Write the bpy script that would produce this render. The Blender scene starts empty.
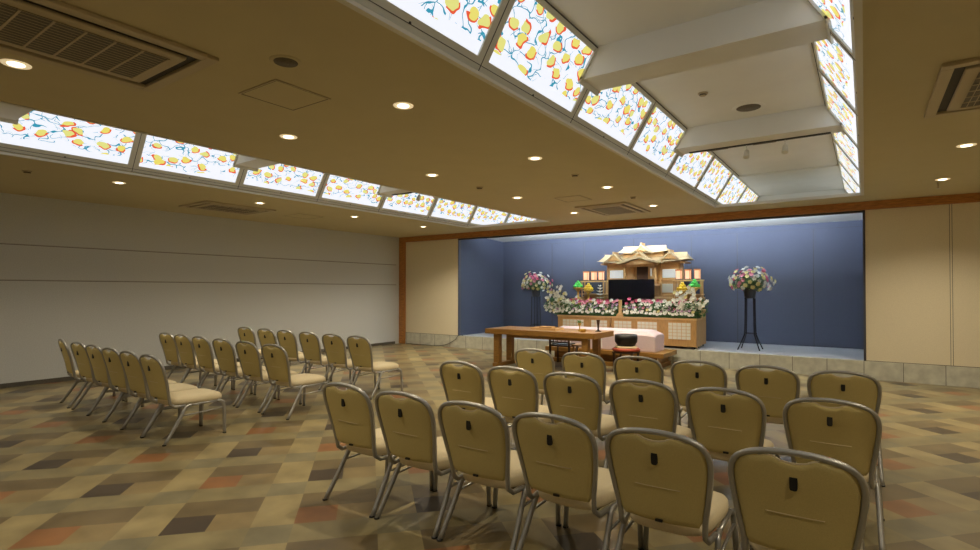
import bpy, bmesh, math, random
from mathutils import Vector, Matrix
R = math.radians
C = bpy.context.scene.collection
random.seed(11)

# ------------------------------------------------------------------ materials
def mat(name, col, rough=0.6, metal=0.0, noise=0.0, nscale=20.0, bump=0.0, bscale=80.0, spec=0.5, emit=None, estr=0.0, stretch=None):
    m = bpy.data.materials.new(name); m.use_nodes = True
    nt = m.node_tree; b = nt.nodes['Principled BSDF']
    b.inputs['Base Color'].default_value = (*col, 1); b.inputs['Roughness'].default_value = rough
    b.inputs['Metallic'].default_value = metal; b.inputs['Specular IOR Level'].default_value = spec
    tc = nt.nodes.new('ShaderNodeTexCoord'); mp = nt.nodes.new('ShaderNodeMapping')
    nt.links.new(tc.outputs['Object'], mp.inputs['Vector'])
    if stretch: mp.inputs['Scale'].default_value = stretch
    if noise > 0:
        n = nt.nodes.new('ShaderNodeTexNoise'); n.inputs['Scale'].default_value = nscale; n.inputs['Detail'].default_value = 4
        nt.links.new(mp.outputs[0], n.inputs['Vector'])
        r = nt.nodes.new('ShaderNodeValToRGB')
        r.color_ramp.elements[0].position = .3; r.color_ramp.elements[1].position = .7
        r.color_ramp.elements[0].color = (*[c*(1-noise) for c in col], 1)
        r.color_ramp.elements[1].color = (*[min(1, c*(1+noise)) for c in col], 1)
        nt.links.new(n.outputs['Fac'], r.inputs[0]); nt.links.new(r.outputs[0], b.inputs['Base Color'])
    if bump > 0:
        n2 = nt.nodes.new('ShaderNodeTexNoise'); n2.inputs['Scale'].default_value = bscale
        nt.links.new(mp.outputs[0], n2.inputs['Vector'])
        bp = nt.nodes.new('ShaderNodeBump'); bp.inputs['Strength'].default_value = bump; bp.inputs['Distance'].default_value = .004
        nt.links.new(n2.outputs['Fac'], bp.inputs['Height']); nt.links.new(bp.outputs[0], b.inputs['Normal'])
    if emit:
        b.inputs['Emission Color'].default_value = (*emit, 1); b.inputs['Emission Strength'].default_value = estr
    return m

class NB:
    """tiny node-expression helper"""
    def __init__(s, nt): s.nt = nt
    def m(s, op, a, b=None, c=None):
        n = s.nt.nodes.new('ShaderNodeMath'); n.operation = op
        for i, v in enumerate((a, b, c)):
            if v is None: continue
            if hasattr(v, 'links'): s.nt.links.new(v, n.inputs[i])
            else: n.inputs[i].default_value = v
        return n.outputs[0]
    def mix(s, f, a, b):
        n = s.nt.nodes.new('ShaderNodeMix'); n.data_type = 'RGBA'
        for k, v in ((0, f), (6, a), (7, b)):
            if hasattr(v, 'links'): s.nt.links.new(v, n.inputs[k])
            else: n.inputs[k].default_value = v if k == 0 else (*v, 1)
        return n.outputs[2]
    def noise(s, vec, scale, detail=2):
        n = s.nt.nodes.new('ShaderNodeTexNoise'); n.inputs['Scale'].default_value = scale; n.inputs['Detail'].default_value = detail
        s.nt.links.new(vec, n.inputs['Vector']); return n.outputs['Fac']

def floor_material():
    m = bpy.data.materials.new('patterned_vinyl_tile'); m.use_nodes = True
    nt = m.node_tree; b = nt.nodes['Principled BSDF']; e = NB(nt)
    tc = nt.nodes.new('ShaderNodeTexCoord'); sx = nt.nodes.new('ShaderNodeSeparateXYZ')
    nt.links.new(tc.outputs['Object'], sx.inputs[0])
    x, y = sx.outputs[0], sx.outputs[1]
    c, s = math.cos(R(47.5)), math.sin(R(47.5)); per = .787
    P = e.m('DIVIDE', e.m('ADD', e.m('ADD', e.m('MULTIPLY', x, c), e.m('MULTIPLY', y, s)), 1.2656), per)
    Q = e.m('DIVIDE', e.m('ADD', e.m('SUBTRACT', e.m('MULTIPLY', x, s), e.m('MULTIPLY', y, c)), 4.182), per)
    ip, iq = e.m('FLOOR', P), e.m('FLOOR', Q)
    a = e.m('FLOOR', e.m('MULTIPLY', e.m('FRACT', P), 3)); bb = e.m('FLOOR', e.m('MULTIPLY', e.m('FRACT', Q), 3))
    odd = e.m('GREATER_THAN', e.m('FRACT', e.m('MULTIPLY', e.m('ADD', e.m('ADD', ip, iq), 400), .5)), .25)
    a2 = e.m('GREATER_THAN', a, 1.5); a0 = e.m('LESS_THAN', a, .5)
    b0 = e.m('LESS_THAN', bb, .5); b2 = e.m('GREATER_THAN', bb, 1.5)
    b1 = e.m('MULTIPLY', e.m('SUBTRACT', 1, b0), e.m('SUBTRACT', 1, b2))
    notb2 = e.m('SUBTRACT', 1, b2)
    vec = tc.outputs['Object']
    col = e.mix(0, (.235, .175, .08), (0, 0, 0))                         # mid ochre-brown
    col = e.mix(e.m('MULTIPLY', b0, e.m('SUBTRACT', 1, a2)), col, (.150, .112, .055))   # brown bar
    col = e.mix(e.m('MULTIPLY', b1, a0), col, e.mix(odd, (.060, .044, .030), (.25, .115, .045)))
    col = e.mix(e.m('MULTIPLY', a2, notb2), col, (.30, .24, .115))         # light tan
    col = e.mix(b2, col, e.mix(a2, (.235, .195, .098), (.20, .175, .10)))
    n = e.noise(vec, 4, 8); n2 = e.noise(vec, 1.3, 3)
    k = e.m('ADD', e.m('MULTIPLY', n, 1.3), e.m('ADD', e.m('MULTIPLY', n2, .6), .07))
    hs = nt.nodes.new('ShaderNodeHueSaturation'); nt.links.new(col, hs.inputs['Color']); nt.links.new(k, hs.inputs['Value'])
    nt.links.new(hs.outputs[0], b.inputs['Base Color'])
    rr = e.m('ADD', e.m('MULTIPLY', e.noise(vec, 8, 3), .14), .26)
    nt.links.new(rr, b.inputs['Roughness']); b.inputs['Specular IOR Level'].default_value = .5
    return m

def glass_material():
    """white back-lit glass printed with yellow leaves, red edges and blue squiggles"""
    m = bpy.data.materials.new('backlit_printed_glass'); m.use_nodes = True
    nt = m.node_tree; e = NB(nt); b = nt.nodes['Principled BSDF']
    tc = nt.nodes.new('ShaderNodeTexCoord'); sx = nt.nodes.new('ShaderNodeSeparateXYZ'); nt.links.new(tc.outputs['Object'], sx.inputs[0])
    oi = nt.nodes.new('ShaderNodeObjectInfo')
    so = nt.nodes.new('ShaderNodeSeparateXYZ'); nt.links.new(oi.outputs['Location'], so.inputs[0])
    cb = nt.nodes.new('ShaderNodeCombineXYZ')
    yy = e.m('ADD', sx.outputs[1], e.m('MULTIPLY', e.m('ADD', so.outputs[1], so.outputs[0]), 3.37))
    zz = e.m('MULTIPLY', sx.outputs[2], 1.16)
    nt.links.new(e.m('MULTIPLY', yy, .82), cb.inputs[0]); nt.links.new(e.m('MULTIPLY', zz, 1.15), cb.inputs[1])
    v0 = cb.outputs[0]
    def distort(amount, scale):
        nn = nt.nodes.new('ShaderNodeTexNoise'); nn.inputs['Scale'].default_value = scale; nn.inputs['Detail'].default_value = 1
        nt.links.new(v0, nn.inputs['Vector'])
        sub = nt.nodes.new('ShaderNodeVectorMath'); sub.operation = 'SUBTRACT'; sub.inputs[1].default_value = (.5, .5, .5)
        nt.links.new(nn.outputs['Color'], sub.inputs[0])
        sc = nt.nodes.new('ShaderNodeVectorMath'); sc.operation = 'SCALE'; sc.inputs['Scale'].default_value = amount
        nt.links.new(sub.outputs[0], sc.inputs[0])
        ad = nt.nodes.new('ShaderNodeVectorMath'); ad.operation = 'ADD'
        nt.links.new(v0, ad.inputs[0]); nt.links.new(sc.outputs[0], ad.inputs[1]); return ad.outputs[0]
    v1 = distort(.09, 9)
    vo = nt.nodes.new('ShaderNodeTexVoronoi'); vo.voronoi_dimensions = '2D'; vo.inputs['Scale'].default_value = 6.1; vo.inputs['Randomness'].default_value = .7
    nt.links.new(v1, vo.inputs['Vector'])
    d = vo.outputs['Distance']
    sc = nt.nodes.new('ShaderNodeSeparateColor'); nt.links.new(vo.outputs['Color'], sc.inputs[0])
    keep = e.m('GREATER_THAN', sc.outputs[0], .10)
    yel = e.m('MULTIPLY', e.m('LESS_THAN', d, .27), keep)
    pos = nt.nodes.new('ShaderNodeSeparateXYZ'); nt.links.new(vo.outputs['Position'], pos.inputs[0])
    sv = nt.nodes.new('ShaderNodeSeparateXYZ'); nt.links.new(v1, sv.inputs[0])
    dx = e.m('SUBTRACT', sv.outputs[0], pos.outputs[0]); dy = e.m('SUBTRACT', sv.outputs[1], pos.outputs[1])
    side = e.m('GREATER_THAN', e.m('ADD', e.m('MULTIPLY', dx, e.m('SUBTRACT', sc.outputs[1], .3)), e.m('MULTIPLY', dy, e.m('SUBTRACT', sc.outputs[2], .9))), 0.0)
    ring = e.m('MULTIPLY', e.m('MULTIPLY', e.m('GREATER_THAN', d, .24), e.m('LESS_THAN', d, .335)), e.m('MULTIPLY', keep, side))
    v2 = distort(.12, 7)
    ve = nt.nodes.new('ShaderNodeTexVoronoi'); ve.voronoi_dimensions = '2D'; ve.feature = 'DISTANCE_TO_EDGE'; ve.inputs['Scale'].default_value = 6.6
    nt.links.new(distort(.22, 8), ve.inputs['Vector'])
    iso = e.m('LESS_THAN', e.m('ABSOLUTE', e.m('SUBTRACT', e.noise(v2, 5.5, 0), .5)), .006)
    iso2 = e.m('LESS_THAN', e.m('ABSOLUTE', e.m('SUBTRACT', e.noise(v1, 8.0, 0), .44)), .006)
    blue = e.m('MAXIMUM', e.m('MULTIPLY', e.m('MAXIMUM', iso, iso2), e.m('GREATER_THAN', e.noise(v0, 7.5, 1), .5)), e.m('MULTIPLY', e.m('LESS_THAN', ve.outputs['Distance'], .034), e.m('GREATER_THAN', e.noise(v0, 6.0, 1), .46)))
    fade = e.m('GREATER_THAN', e.m('ADD', sx.outputs[2], e.m('MULTIPLY', e.noise(v0, 3, 1), .16)), .265)
    col = e.mix(e.m('MULTIPLY', blue, fade), (.87, .90, .98), (.03, .30, .45))
    col = e.mix(e.m('MULTIPLY', yel, fade), col, e.mix(sc.outputs[2], (.80, .69, .14), (.72, .72, .24)))
    col = e.mix(e.m('MULTIPLY', ring, fade), col, (.78, .10, .04))
    nt.links.new(col, b.inputs['Emission Color']); b.inputs['Emission Strength'].default_value = 1.0
    nt.links.new(e.mix(.8, col, (0, 0, 0)), b.inputs['Base Color']); b.inputs['Roughness'].default_value = .25
    return m

M = dict(
    floor=floor_material(), glass=glass_material(),
    ceil=mat('cream_ceiling_paint', (.56, .49, .30), .9, noise=.02, nscale=3, bump=.15, bscale=150),
    cofceil=mat('coffer_white_paint', (.80, .80, .75), .85, noise=.02, nscale=3),
    wallL=mat('grey_textured_wallpaper', (.60, .62, .62), .85, noise=.06, nscale=60, bump=.4, bscale=120),
    wallC=mat('cream_fabric_wall', (.78, .70, .52), .85, noise=.05, nscale=90, bump=.3, bscale=200),
    blue=mat('blue_fabric_panel', (.043, .050, .078), .8, noise=.05, nscale=80, bump=.2, bscale=200),
    darkjamb=mat('dark_jamb', (.05, .045, .05), .5),
    brown=mat('brown_wood_trim', (.42, .18, .045), .4, noise=.3, nscale=9, stretch=(1, 8, 8)),
    stone=mat('pale_stone_tile', (.55, .545, .46), .5, noise=.14, nscale=9),
    stagefl=mat('pale_stage_floor', (.55, .58, .64), .35, noise=.04, nscale=4),
    joint=mat('dark_joint', (.10, .09, .07), .8),
    alumin=mat('grey_aluminium', (.70, .70, .62), .55, metal=.0),
    alumd=mat('dark_seal', (.05, .05, .045), .6),
    lip=mat('pale_metal_lip', (.68, .66, .58), .4, metal=.2),
    acw=mat('beige_plastic', (.50, .42, .27), .5), acd=mat('dark_slot', (.03, .025, .018), .6), acg=mat('grille_mesh', (.12, .10, .065), .6, noise=.4, nscale=160),
    emitw=mat('lamp_glow', (1, .9, .7), .5, emit=(1, .86, .58), estr=6.0),
    reflector=mat('downlight_reflector', (.85, .75, .55), .3, metal=.3, emit=(1, .78, .45), estr=.55),
    tube=mat('fluorescent_glow', (1, 1, 1), .5, emit=(.80, .90, 1.0), estr=6.0),
    chrome=mat('satin_steel_tube', (.40, .395, .375), .36, metal=.7),
    fabb=mat('golden_tan_upholstery', (.59, .485, .20), .75, noise=.06, nscale=220, bump=.35, bscale=400),
    fabs=mat('cream_seat_upholstery', (.68, .58, .38), .8, noise=.04, nscale=120, bump=.2, bscale=300),
    black=mat('black_plastic', (.008, .008, .008), .45), blackm=mat('black_iron', (.006, .006, .007), .6, spec=.2),
    tv=mat('black_screen', (.002, .002, .003), .18, spec=.3),
    wood=mat('orange_brown_wood', (.28, .14, .03), .38, noise=.22, nscale=7, stretch=(1, 9, 9)),
    hinoki=mat('pale_cypress_wood', (.66, .43, .20), .5, noise=.14, nscale=8, stretch=(7, 1, 7)),
    hinokid=mat('honey_cypress_wood', (.50, .29, .11), .5, noise=.16, nscale=8, stretch=(7, 7, 1)),
    roof=mat('pale_shingle', (.46, .35, .20), .6, noise=.14, nscale=40),
    paper=mat('white_paper_panel', (.80, .80, .74), .8), plit=mat('lit_paper_window', (.8, .85, .85), .8, emit=(.85, .95, 1), estr=.3),
    lantern=mat('lantern_glow', (.30, .20, .14), .7, emit=(1.0, .60, .36), estr=.95),
    darkw=mat('dark_brown_wood', (.05, .022, .012), .4), dooro=mat('dark_doorway', (.06, .025, .012), .6),
    cloth=mat('pink_white_brocade', (.72, .58, .62), .6, noise=.04, nscale=60, bump=.2, bscale=90),
    gold=mat('brass', (.65, .42, .10), .3, metal=.8), red=mat('red_cushion', (.42, .07, .03), .7), cream=mat('cream_cord', (.75, .62, .38), .7),
    leaf=mat('leaf_green', (.045, .13, .03), .6, noise=.4, nscale=20), leafl=mat('leaf_light_green', (.14, .28, .05), .6, noise=.3, nscale=20),
    white=mat('petal_white', (.90, .90, .84), .6), pink=mat('petal_pink', (.70, .25, .34), .6), mag=mat('petal_magenta', (.48, .06, .14), .6),
    pur=mat('petal_mauve', (.42, .26, .40), .6), pale=mat('petal_pale_yellow', (.80, .74, .36), .6),
    yel=mat('yellow_wrap', (.85, .58, .03), .45), grn=mat('green_wrap', (.06, .50, .07), .45), org=mat('orange_wrap', (.60, .20, .05), .5),
)

# ------------------------------------------------------------------ mesh builder
class MB:
    def __init__(s): s.v = []; s.f = []; s.sm = []
    def add(s, vs, fs, smooth=False, mx=None):
        o = len(s.v)
        s.v += [tuple(mx @ Vector(p)) if mx else tuple(p) for p in vs]
        s.f += [tuple(i+o for i in f) for f in fs]; s.sm += [smooth]*len(fs); return s
    def box(s, x0, x1, y0, y1, z0, z1, mx=None):
        return s.add([(x0, y0, z0), (x1, y0, z0), (x1, y1, z0), (x0, y1, z0), (x0, y0, z1), (x1, y0, z1), (x1, y1, z1), (x0, y1, z1)],
              [(3, 2, 1, 0), (4, 5, 6, 7), (0, 1, 5, 4), (1, 2, 6, 5), (2, 3, 7, 6), (3, 0, 4, 7)], mx=mx)
    def tube(s, pts, r, n=8, r2=None, rads=None, up=(0, 0, 1), cap=True):
        pts = [Vector(p) for p in pts]; k = len(pts); base = len(s.v); nrm = None
        for i, p in enumerate(pts):
            t = (pts[min(i+1, k-1)]-pts[max(i-1, 0)]).normalized()
            if nrm is None:
                a = Vector(up)
                if abs(t.dot(a)) > .95: a = Vector((0, 1, 0))
                nrm = (a-t*a.dot(t)).normalized()
            else: nrm = (nrm-t*nrm.dot(t)).normalized()
            bn = t.cross(nrm); ra = rads[i] if rads else r; rb = r2 if r2 else ra
            for j in range(n):
                an = 2*math.pi*j/n; s.v.append(tuple(p+nrm*math.cos(an)*ra+bn*math.sin(an)*rb))
        for i in range(k-1):
            for j in range(n):
                a = base+i*n+j; b = base+i*n+(j+1) % n; s.f.append((a, b, b+n, a+n)); s.sm.append(True)
        if cap:
            s.f.append(tuple(base+j for j in range(n))[::-1]); s.sm.append(False)
            s.f.append(tuple(base+(k-1)*n+j for j in range(n))); s.sm.append(False)
        return s
    def lathe(s, prof, n=16, c=(0, 0, 0), smooth=True, mx=None):
        vs = []; fs = []
        for (r, z) in prof:
            for j in range(n):
                a = 2*math.pi*j/n; vs.append((c[0]+r*math.cos(a), c[1]+r*math.sin(a), c[2]+z))
        for i in range(len(prof)-1):
            for j in range(n):
                a = i*n+j; b = i*n+(j+1) % n; fs.append((a, b, b+n, a+n))
        fs.append(tuple(range(n))[::-1]); fs.append(tuple((len(prof)-1)*n+j for j in range(n)))
        return s.add(vs, fs, smooth, mx)
    def prism(s, poly, axis, a0, a1, mx=None):
        """poly of (u,v) extruded along axis: 'x' -> (a,u,v), 'y' -> (u,a,v), 'z' -> (u,v,a)"""
        def P(a, u, v): return {'x': (a, u, v), 'y': (u, a, v), 'z': (u, v, a)}[axis]
        k = len(poly); vs = [P(a0, *q) for q in poly]+[P(a1, *q) for q in poly]
        fs = [tuple(range(k))[::-1], tuple(range(k, 2*k))]+[(i, (i+1) % k, (i+1) % k+k, i+k) for i in range(k)]
        return s.add(vs, fs, mx=mx)
    def build(s, name, m, parent=None, bevel=0, loc=None):
        me = bpy.data.meshes.new(name); me.from_pydata(s.v, [], s.f); me.update()
        bm = bmesh.new(); bm.from_mesh(me); bmesh.ops.recalc_face_normals(bm, faces=bm.faces); bm.to_mesh(me); bm.free()
        for p, q in zip(me.polygons, s.sm): p.use_smooth = q
        me.materials.append(M[m] if isinstance(m, str) else m)
        o = bpy.data.objects.new(name, me); C.objects.link(o)
        if parent: o.parent = parent
        if loc: o.location = loc
        if bevel:
            b = o.modifiers.new('b', 'BEVEL'); b.width = bevel; b.segments = 2; b.limit_method = 'ANGLE'
        return o
def box(name, m, x0, x1, y0, y1, z0, z1, parent=None, bevel=0): return MB().box(x0, x1, y0, y1, z0, z1).build(name, m, parent, bevel)
def smooth_path(pts, n=6):
    pts = [Vector(p) for p in pts]; out = []
    P = [pts[0]*2-pts[1]]+pts+[pts[-1]*2-pts[-2]]
    for i in range(1, len(P)-2):
        for k in range(n):
            t = k/n; a, b, c, d = P[i-1], P[i], P[i+1], P[i+2]
            out.append(.5*((2*b)+(c-a)*t+(2*a-5*b+4*c-d)*t*t+(3*b-a-3*c+d)*t**3))
    out.append(pts[-1]); return out
def tag(o, label, cat, group=None, kind=None):
    o['label'] = label; o['category'] = cat
    if group: o['group'] = group
    if kind: o['kind'] = kind
    return o
def thing(name, label, cat, loc=(0, 0, 0), rz=0, group=None):
    o = bpy.data.objects.new(name, None); C.objects.link(o); o.location = loc; o.rotation_euler = (0, 0, rz); o.empty_display_size = .1
    return tag(o, label, cat, group)
def struct(o):
    o['kind'] = 'structure'; return o
def kids(o): return [c for c in bpy.data.objects if c.parent == o]
def dup(root, loc, rz=None, label=None, group=None):
    def rec(o, parent):
        c = o.copy(); C.objects.link(c); c.parent = parent
        for ch in kids(o): rec(ch, c)
        return c
    src = kids(root); r = root.copy(); C.objects.link(r); r.location = loc
    if rz is not None: r.rotation_euler = (0, 0, rz)
    if label: r['label'] = label
    if group: r['group'] = group
    for ch in src: rec(ch, r)
    return r

# ------------------------------------------------------------------ setting
XL, XR, YF, YW, YA = -10.85, 3.4, -2.9, 11.08, 13.24
CH = 3.0
AX0, AX1 = -8.77, -0.02
struct(box('floor', 'floor', XL-.1, XR+.1, YF-.1, YW+.1, -.1, 0))
# ceiling round the two long skylight coffers
OP = [(-7.78, -5.60), (-2.225, 0.0)]; OY0, OY1 = -2.65, 10.27
cb = MB()
for x0, x1 in ((XL-.1, OP[0][0]), (OP[0][1], OP[1][0]), (OP[1][1], XR+.1)): cb.box(x0, x1, YF-.1, YW+.05, CH, CH+.04)
for x0, x1 in OP: cb.box(x0, x1, OY1, YW+.05, CH, CH+.04); cb.box(x0, x1, YF-.1, OY0, CH, CH+.04)
struct(cb.build('ceiling', 'ceil'))
struct(MB().prism([(YW+.05, 3.035), (YW+.16, 3.035), (YA+.1, 2.925), (YA+.1, 3.04), (YW+.05, 3.04)], 'x', AX0-.1, AX1+.1).build('ceiling', 'paper'))
# left wall
w = struct(box('wall_left', 'wallL', XL-.1, XL, YF-.1, YW+.1, 0, CH))
g = MB(); g2 = MB()
for z in (2.22, 1.66): g.box(XL-.001, XL+.003, YF, 10.9, z-.010, z-.003); g2.box(XL-.001, XL+.004, YF, 10.9, z-.003, z+.010)
struct(g.build('trim_1', 'joint')); struct(g2.build('trim_10', 'chrome'))
struct(box('baseboard_left', 'joint', XL, XL+.012, YF, 10.85, 0, .07))
struct(box('wall_right', 'wallC', XR, XR+.1, YF-.1, YW+.1, 0, CH))
struct(box('wall_front', 'wallC', XL-.1, XR+.1, YF-.1, YF, 0, CH))
# back wall either side of the alcove
wb = MB(); wb.box(XL, AX0, YW, YW+.1, .31, CH); wb.box(AX1+.03, XR, YW, YW+.1, .31, CH)
wb.box(AX0, AX1+.03, YW, YW+.1, 2.86, CH)
struct(wb.build('wall_back', 'wallC'))
g = MB()
for x in (1.10, 1.13, 2.2): g.box(x-.003, x+.003, YW-.003, YW, .31, 2.86)
g.box(AX1+.03, XR, YW-.004, YW, .305, .318); g.box(XL+.2, AX0, YW-.004, YW, .305, .318)
struct(g.build('trim_2', 'joint'))
struct(box('trim_3', 'brown', XL, XR, YW-.07, YW, 2.86, CH-.002))
struct(box('trim_4', 'brown', XL, XL+.20, YW-.07, YW, 0, 2.86))
# stone kerb and stage
struct(box('baseboard_back', 'stone', XL+.2, XR, YW-.012, YW+.1, 0, .31))
g = MB()
for i in range(-20, 7):
    x = -.023+.53*i; g.box(x-.004, x+.004, YW-.015, YW-.010, 0, .312)
struct(g.build('trim_5', 'joint'))
struct(box('floor', 'stagefl', AX0, AX1, YW+.1, YA+.1, .2, .31))
# alcove
struct(box('wall_alcove_back', 'blue', AX0-.1, AX1+.1, YA, YA+.1, .31, 2.935))
struct(box('wall_alcove_left', 'blue', AX0-.1, AX0, YW+.1, YA+.1, .31, 3.03))
struct(box('wall_alcove_right', 'blue', AX1, AX1+.1, YW+.1, YA+.1, .31, 3.03))
g = MB()
for x in (-7.14, -6.17, -4.8, -3.39, -2.38, -.89): g.box(x-.006, x+.006, YA-.004, YA, .31, 2.80)
g.box(AX0, AX1, YA-.004, YA, 2.80, 2.806)
struct(g.build('trim_6', 'black'))
struct(box('trim_7', 'darkjamb', AX1-.005, AX1+.03, YW-.014, YW+.1, .31, 2.86))
struct(box('trim_8', 'darkjamb', AX0, AX0+.02, YW-.004, YW+.1, .31, 2.86))
struct(box('trim_9', 'alumd', AX0, AX1, YW, YW+.10, 2.83, 2.86))

# ------------------------------------------------------------------ skylight coffers
MUN = [-2.70+1.43*i for i in range(12)]       # ... 1.64 3.07 4.5 ... 13.08
def coffer(x0, x1, tn):
    # x0, x1: opening edges; glass slopes from the edges up to the raised ceiling
    b = MB(); b.box(x0+.33, x1-.33, OY0-.2, 10.62, 3.6, 3.66); b.box(x0+.33, x1-.33, 10.62, 13.1, 3.57, 3.66)
    b.box(x0-.05, x1+.05, 13.08, 13.2, 3.04, 3.66); b.box(x0-.05, x1+.05, OY0-.1, OY0, 3.04, 3.66)
    struct(b.build('ceiling', 'cofceil'))
    for k, yb in enumerate((-1.22, 1.64, 4.47, 7.30)):
        struct(MB().prism([(x0+.195, 3.35), (x1-.195, 3.35), (x1-.345, 3.6), (x0+.345, 3.6)], 'y', yb-.17, yb+.17).build('trim_%d' % (tn+k), 'cofceil'))
    for k, yb in enumerate((-1.22, 1.64, 4.47, 7.30)):
        cb_ = MB()
        for (xe, sg) in ((x0, 1), (x1, -1)):
            def P(z, o): return (xe+sg*((z-3.045)*.6126+.005+o*.853), z-o*.522)
            for (ya, yc, za, zb) in ((yb-.195, yb+.195, 3.322, 3.37), (yb-.195, yb-.16, 3.35, 3.59), (yb+.16, yb+.195, 3.35, 3.59)):
                q = [P(za, .018), P(zb, .018), P(zb, -.03), P(za, -.03)]
                cb_.prism(q, 'y', ya, yc)
        struct(cb_.build('trim_%d' % (tn+4+k), 'alumin'))
    l = MB()
    l.box(x0, x0+.04, OY0, OY1, CH-.006, CH+.02); l.box(x1-.04, x1, OY0, OY1, CH-.006, CH+.02); l.box(x0, x1, OY1-.035, OY1, CH-.006, CH+.04)
    struct(l.build('trim_%d' % (tn+8), 'lip'))
coffer(*OP[0], 20); coffer(*OP[1], 30)
def slope(t): return (.005+.34*t, .045+.555*t)      # x offset, z above CH
def make_panel():
    t = thing('skylight_panel', 'x', 'light panel')
    h = 1.43/2; f = MB()
    def bar(y0, y1, t0, t1, th=.03, off=0):
        (xa, za), (xb, zb) = slope(t0), slope(t1)
        nx, nz = .853, -.522                       # towards the room
        f.add([(xa+nx*off, y0, za+nz*off), (xa+nx*off, y1, za+nz*off), (xb+nx*off, y1, zb+nz*off), (xb+nx*off, y0, zb+nz*off),
               (xa-nx*th, y0, za-nz*th), (xa-nx*th, y1, za-nz*th), (xb-nx*th, y1, zb-nz*th), (xb-nx*th, y0, zb-nz*th)],
              [(0, 1, 2, 3), (7, 6, 5, 4), (0, 4, 5, 1), (1, 5, 6, 2), (2, 6, 7, 3), (3, 7, 4, 0)])
    bar(-h, h, 0, .13, off=.012); bar(-h, h, .925, 1.0, off=.012)
    bar(-h+.0, -h+.062, .13, .925, off=.012); bar(h-.062, h, .13, .925, off=.012)
    f.build('frame', 'alumin', t)
    f = MB(); bar(-h, h, .055, .062, th=-.012, off=.0145); bar(-h, -h+.003, .0, 1, th=-.012, off=.0145); bar(h-.003, h, .0, 1, th=-.012, off=.0145); bar(-h, h, .985, 1.0, th=-.012, off=.0145)
    f.build('seal', 'alumd', t)
    f = MB(); bar(-h+.062, h-.062, .13, .925, th=.012, off=0)
    f.build('glass', 'glass', t)
    f = MB(); f.lathe([(.011, 0), (.011, .012)], 8, (.035, 0, .07)); f.build('latch', 'alumd', t)
    return t
proto_panel = make_panel(); used = False
ORD = ['', 'first', 'second', 'third', 'fourth', 'fifth', 'sixth', 'seventh', 'eighth', 'ninth', 'tenth', 'eleventh']
for ci, (x0, x1) in enumerate(OP):
    for side in (0, 1):
        for i in range(11):
            y = MUN[i]+.715
            loc = (x0, y, CH) if side == 0 else (x1, y, CH)
            lab = 'backlit leaf-patterned ceiling panel, %s from the altar, %s slope of the %s recess' % (
                ORD[11-i], ('left', 'right')[side], ('far left', 'near right')[ci])
            if not used: proto_panel.location = loc; proto_panel['label'] = lab; proto_panel['group'] = 'backlit patterned ceiling panels'; used = True
            else: dup(proto_panel, loc, math.pi*side, lab)

# ------------------------------------------------------------------ ceiling fittings
def make_down():
    t = thing('downlight', 'x', 'ceiling light')
    MB().lathe([(.050, -.003), (.078, -.006), (.082, 0), (.082, .002)], 20).build('trim_ring', 'reflector', t)
    MB().lathe([(.040, -.008), (.045, -.007), (.046, -.002)], 18).build('bulb', 'emitw', t)
    return t
def spot(loc, energy, size, col=(1, .87, .65), blend=.9, r=.05):
    l = bpy.data.lights.new('spot', 'SPOT'); l.energy = energy; l.spot_size = R(size); l.spot_blend = blend; l.color = col; l.shadow_soft_size = r
    o = bpy.data.objects.new('spot', l); C.objects.link(o); o.location = loc; return o
DOWN_E = 92; FALL = {1.10: .75, 3.15: .95, 5.27: 1.2, 7.35: 1.7, 9.42: 2.3}   # the rows near the altar are turned up
pd = make_down(); used = False
ys = [1.10, 3.15, 5.27, 7.35, 9.42]
yn = ['nearest the camera', 'second from the camera', 'the middle one', 'second from the altar', 'closest to the altar']
for x, rn in ((-4.6, 'left middle row'), (-3.06, 'right middle row'), (-8.5, 'left aisle row'), (.87, 'right side row')):
    for y, n in zip(ys, yn):
        if x > 0 and y == 5.27: continue          # the air conditioner sits here
        lab = 'round warm recessed downlight, %s in the %s' % (n, rn); loc = (x, y, CH)
        if not used: pd.location = loc; pd['label'] = lab; pd['group'] = 'round recessed downlights'; used = True
        else: dup(pd, loc, 0, lab)
        spot((x, y, CH-.02), DOWN_E*FALL[round(y, 2)]*(1.35 if x < -8 else 1), 135)
for x in (-4.6, -3.06, -8.5, .87):
    spot((x, -1.0, CH-.02), DOWN_E*.6, 125)
for x in (2.6,):
    for y in (3.15, 7.35): spot((x, y, CH-.02), DOWN_E, 125)

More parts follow.
